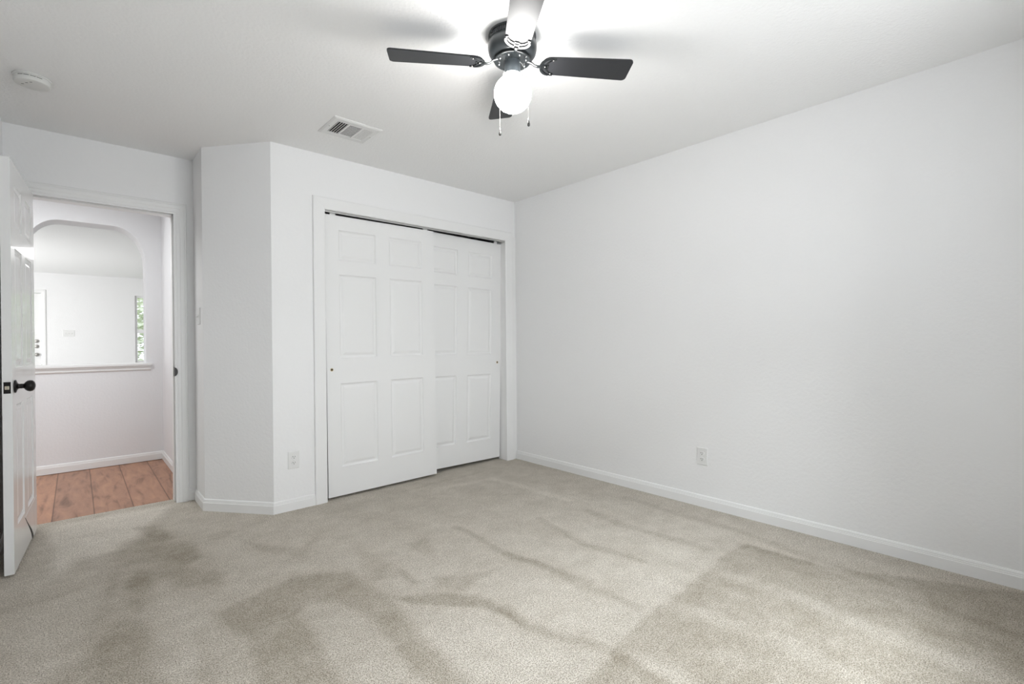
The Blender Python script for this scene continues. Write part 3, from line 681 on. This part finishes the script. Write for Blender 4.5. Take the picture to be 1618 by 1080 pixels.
# ---------------------------------------------------------------- outlets and switches (built facing -Y, then turned)
def cover_bm(w, h):
    bm = bmesh.new()
    ring0 = [(-w/2, -h/2), (w/2, -h/2), (w/2, h/2), (-w/2, h/2)]; k = 0.005
    def r(s, y): return [bm.verts.new((x-math.copysign(s, x), y, z-math.copysign(s, z))) for x, z in ring0]
    R = [r(0, 0), r(0, -0.0028), r(0.0022, -0.0052), r(k, -0.006)]
    for a, b in zip(R, R[1:]):
        for i in range(4): bm.faces.new((a[i], a[(i+1) % 4], b[(i+1) % 4], b[i]))
    bm.faces.new(R[-1]); return bm
def outlet(loc, rz, label):
    o = empty('wall_outlet', loc, rz, label, 'power outlet')
    obj('cover_plate', cover_bm(0.074, 0.117), 'plate', o)
    for s in (-1, 1):
        bm = bmesh.new(); t = bmesh.new()
        pr_ = [(0.0170*math.cos(a), 0.0145*math.sin(a)) for a in [2*pi*i/28 for i in range(28)]]
        pr_ = [(x, max(-0.0125, min(0.0125, z))) for x, z in pr_]
        a = [bm.verts.new((x, -0.006, z)) for x, z in pr_]; b = [bm.verts.new((x*0.96, -0.0082, z*0.96)) for x, z in pr_]
        for i in range(28): bm.faces.new((a[i], a[(i+1) % 28], b[(i+1) % 28], b[i]))
        bm.faces.new(b)
        so = obj('socket', bm, 'plate', o); so.location = (0, 0, s*0.0195)
        for x, hgt in ((-0.0064, 0.0085), (0.0064, 0.0070)):
            bm = bmesh.new(); box(bm, x-0.0013, -0.0086, 0.0035-hgt/2, x+0.0013, -0.0080, 0.0035+hgt/2); obj('slot', bm, 'dark_slot', so)
        bm = bmesh.new(); lathe(bm, [(0, 0), (0.0027, 0), (0.0027, 0.0006), (0, 0.0006)], 14, Matrix.Translation((0, -0.0080, -0.0065)) @ Matrix.Rotation(pi/2, 4, 'X')); obj('ground_hole', bm, 'dark_slot', so)
    bm = bmesh.new(); lathe(bm, [(0, 0.0016), (0.002, 0.0013), (0.003, 0), (0, 0)], 14, Matrix.Translation((0, -0.006, 0)) @ Matrix.Rotation(pi/2, 4, 'X')); obj('screw', bm, 'plate', o)
    return o
outlet((-2.0365, 0, 0.3355), 0, 'white double outlet left of the closet')
outlet((0, -1.8475, 0.3385), -pi/2, 'white double outlet low on the long right wall')
def switch(loc, rz, gangs, label):
    o = empty('light_switch', loc, rz, label, 'light switch')
    w = 0.074+(gangs-1)*0.046
    obj('cover_plate', cover_bm(w, 0.117), 'plate', o)
    for g_ in range(gangs):
        x = (g_-(gangs-1)/2)*0.046
        bm = bmesh.new(); box(bm, x-0.0055, -0.0066, -0.0125, x+0.0055, -0.0058, 0.0125); fr_ = obj('toggle_surround', bm, 'detector', o)
        bm = bmesh.new(); t = bmesh.new(); box(t, -0.0042, -0.014, -0.0045, 0.0042, 0, 0.0045, 0.001)
        join(bm, t, Matrix.Translation((x, -0.0062, 0)) @ Matrix.Rotation(0.5, 4, 'X')); obj('toggle', bm, 'plate', o)
        for z in (-0.030, 0.030):
            bm = bmesh.new(); lathe(bm, [(0, 0.0014), (0.002, 0.001), (0.003, 0), (0, 0)], 12, Matrix.Translation((x, -0.006, z)) @ Matrix.Rotation(pi/2, 4, 'X')); obj('screw', bm, 'plate', o)
    return o
switch((Cx, 0.53, 1.312), -pi/2, 1, 'white toggle switch on the short wall beside the doorway')
switch((-3.215, 8.95, 1.325), 0, 3, 'wide white three-gang switch in the front room')

# ---------------------------------------------------------------- front room: entry door and window
FYY = 8.95
fd = empty('door_4', (-4.52, FYY+0.03, 0.01), 0, 'white front door seen through the arched opening', 'front door', kind='structure')
bm = panel_slab(0.932, 2.045, 0.044, [(0.12, 0.41), (0.52, 0.81)], 0.01, both=False); obj('door_panel', bm, 'door', fd)
rotm = Matrix.Rotation(pi/2, 4, 'X')
for z, nm, sc in ((1.184, 'deadbolt', 0.9), (1.086, 'deadbolt', 0.9), (0.936, 'knob', 1.0)):
    bm = bmesh.new()
    if nm == 'knob': lathe(bm, [(0, 0), (0.033, 0), (0.03, 0.008), (0.012, 0.012), (0.012, 0.03), (0.026, 0.04), (0.028, 0.052), (0.018, 0.064), (0, 0.066)], 28, rotm)
    else: lathe(bm, [(0, 0), (0.032, 0), (0.031, 0.010), (0.024, 0.014), (0, 0.015)], 28, rotm); box(bm, -0.005, -0.030, -0.016, 0.005, -0.012, 0.016, 0.002)
    o = obj(nm, bm, 'nickel', fd); o.location = (0.873, 0, z-0.01)
    bm = bmesh.new(); box(bm, 0, 0.008, -0.028, 0.0015, 0.036, 0.028)
    o = obj('latch_plate', bm, 'nickel', fd); o.location = (0.932, 0, z-0.01)
bm = bmesh.new()
sweep(bm, [(-3.580, FYY, 0.0), (-3.580, FYY, 2.066), (-4.530, FYY, 2.066), (-4.530, FYY, 0)], (0, -1, 0), [(-a*0.75, b) for a, b in CAS])
box(bm, -3.582, FYY, 0, -3.570, FYY+0.12, 2.075); box(bm, -4.56, FYY, 0, -4.528, FYY+0.12, 2.075); box(bm, -4.53, FYY, 2.062, -3.57, FYY+0.12, 2.075)
struct('trim_6', bm, 'trim')
def window(name, x0, x1, z0, z1, y, out, mid, label):
    w = empty(name, (x0, y, z0), 0, label, 'window', kind='structure'); W_, H_ = x1-x0, z1-z0
    bm = bmesh.new(); f = 0.040; a, b = sorted((out*0.03, out*0.10))
    box(bm, 0, a, 0, f, b, H_); box(bm, W_-f, a, 0, W_, b, H_); box(bm, f, a, 0, W_-f, b, f); box(bm, f, a, H_-f, W_-f, b, H_)
    box(bm, f, a, mid-0.035, W_-f, b, mid+0.035)
    obj('window_frame', bm, 'trim', w)
    for zz0, zz1 in ((f, mid-0.035), (mid+0.035, H_-f)):
        bm = bmesh.new(); c = out*0.065; box(bm, f, c-0.002, zz0, W_-f, c+0.002, zz1); obj('pane', bm, 'glass', w)
    bm = bmesh.new(); box(bm, -0.03, min(-out*0.03, 0.03*out), -0.022, W_+0.03, max(-out*0.03, out*0.03), 0, 0.003); obj('window_sill', bm, 'trim', w)
    return w
window('window_1', -2.225, -1.25, 0.735, 2.09, FYY, 1, 0.635, 'front room window with greenery outside, at the edge of the arch')
window('window_2', WX0, WX1, WZ0, WZ1, by0, -1, 0.66, 'bedroom window behind the viewpoint')

# outside the front window: lawn and a leafy tree
bm = bmesh.new(); box(bm, -20, 9.2, -0.25, 20, 40, -0.15); tag(obj('lawn', bm, 'grass'), 'green front lawn outside the front room window', 'lawn', kind='stuff')
def tree(loc, rad, hgt, label, seed, n=1600):
    rnd = random.Random(seed)
    t = empty('tree', loc, 0, label, 'tree')
    bm = bmesh.new(); tube(bm, [(0, 0, 0.01), (0.05, 0, hgt*0.3), (0.0, 0.05, hgt*0.65)], 0.1, 10, rr=[0.13, 0.10, 0.06]); obj('trunk', bm, 'bark', t)
    bm = bmesh.new()
    for i in range(n):
        v = Vector((rnd.gauss(0, 1), rnd.gauss(0, 1), rnd.gauss(0, 1))).normalized()*rad*rnd.uniform(0.35, 1.0)
        c = Vector((v.x, v.y, hgt*0.55+v.z*hgt/(2.2*rad)))
        q = Matrix.Rotation(rnd.uniform(0, 6.3), 4, 'Z') @ Matrix.Rotation(rnd.uniform(0, 3.1), 4, 'X')
        s = rnd.uniform(0.06, 0.13)
        vs4 = [bm.verts.new(c + q.to_3x3() @ Vector(p)*s) for p in ((-1, 0, 0), (0, -0.45, 0.1), (1, 0, 0), (0, 0.45, 0.1))]
        bm.faces.new(vs4)
    obj('foliage', bm, 'leaf', t)
tree((-1.0, 14.0, -0.148), 1.5, 3.4, 'leafy green tree outside the front room window', 3, 2600)
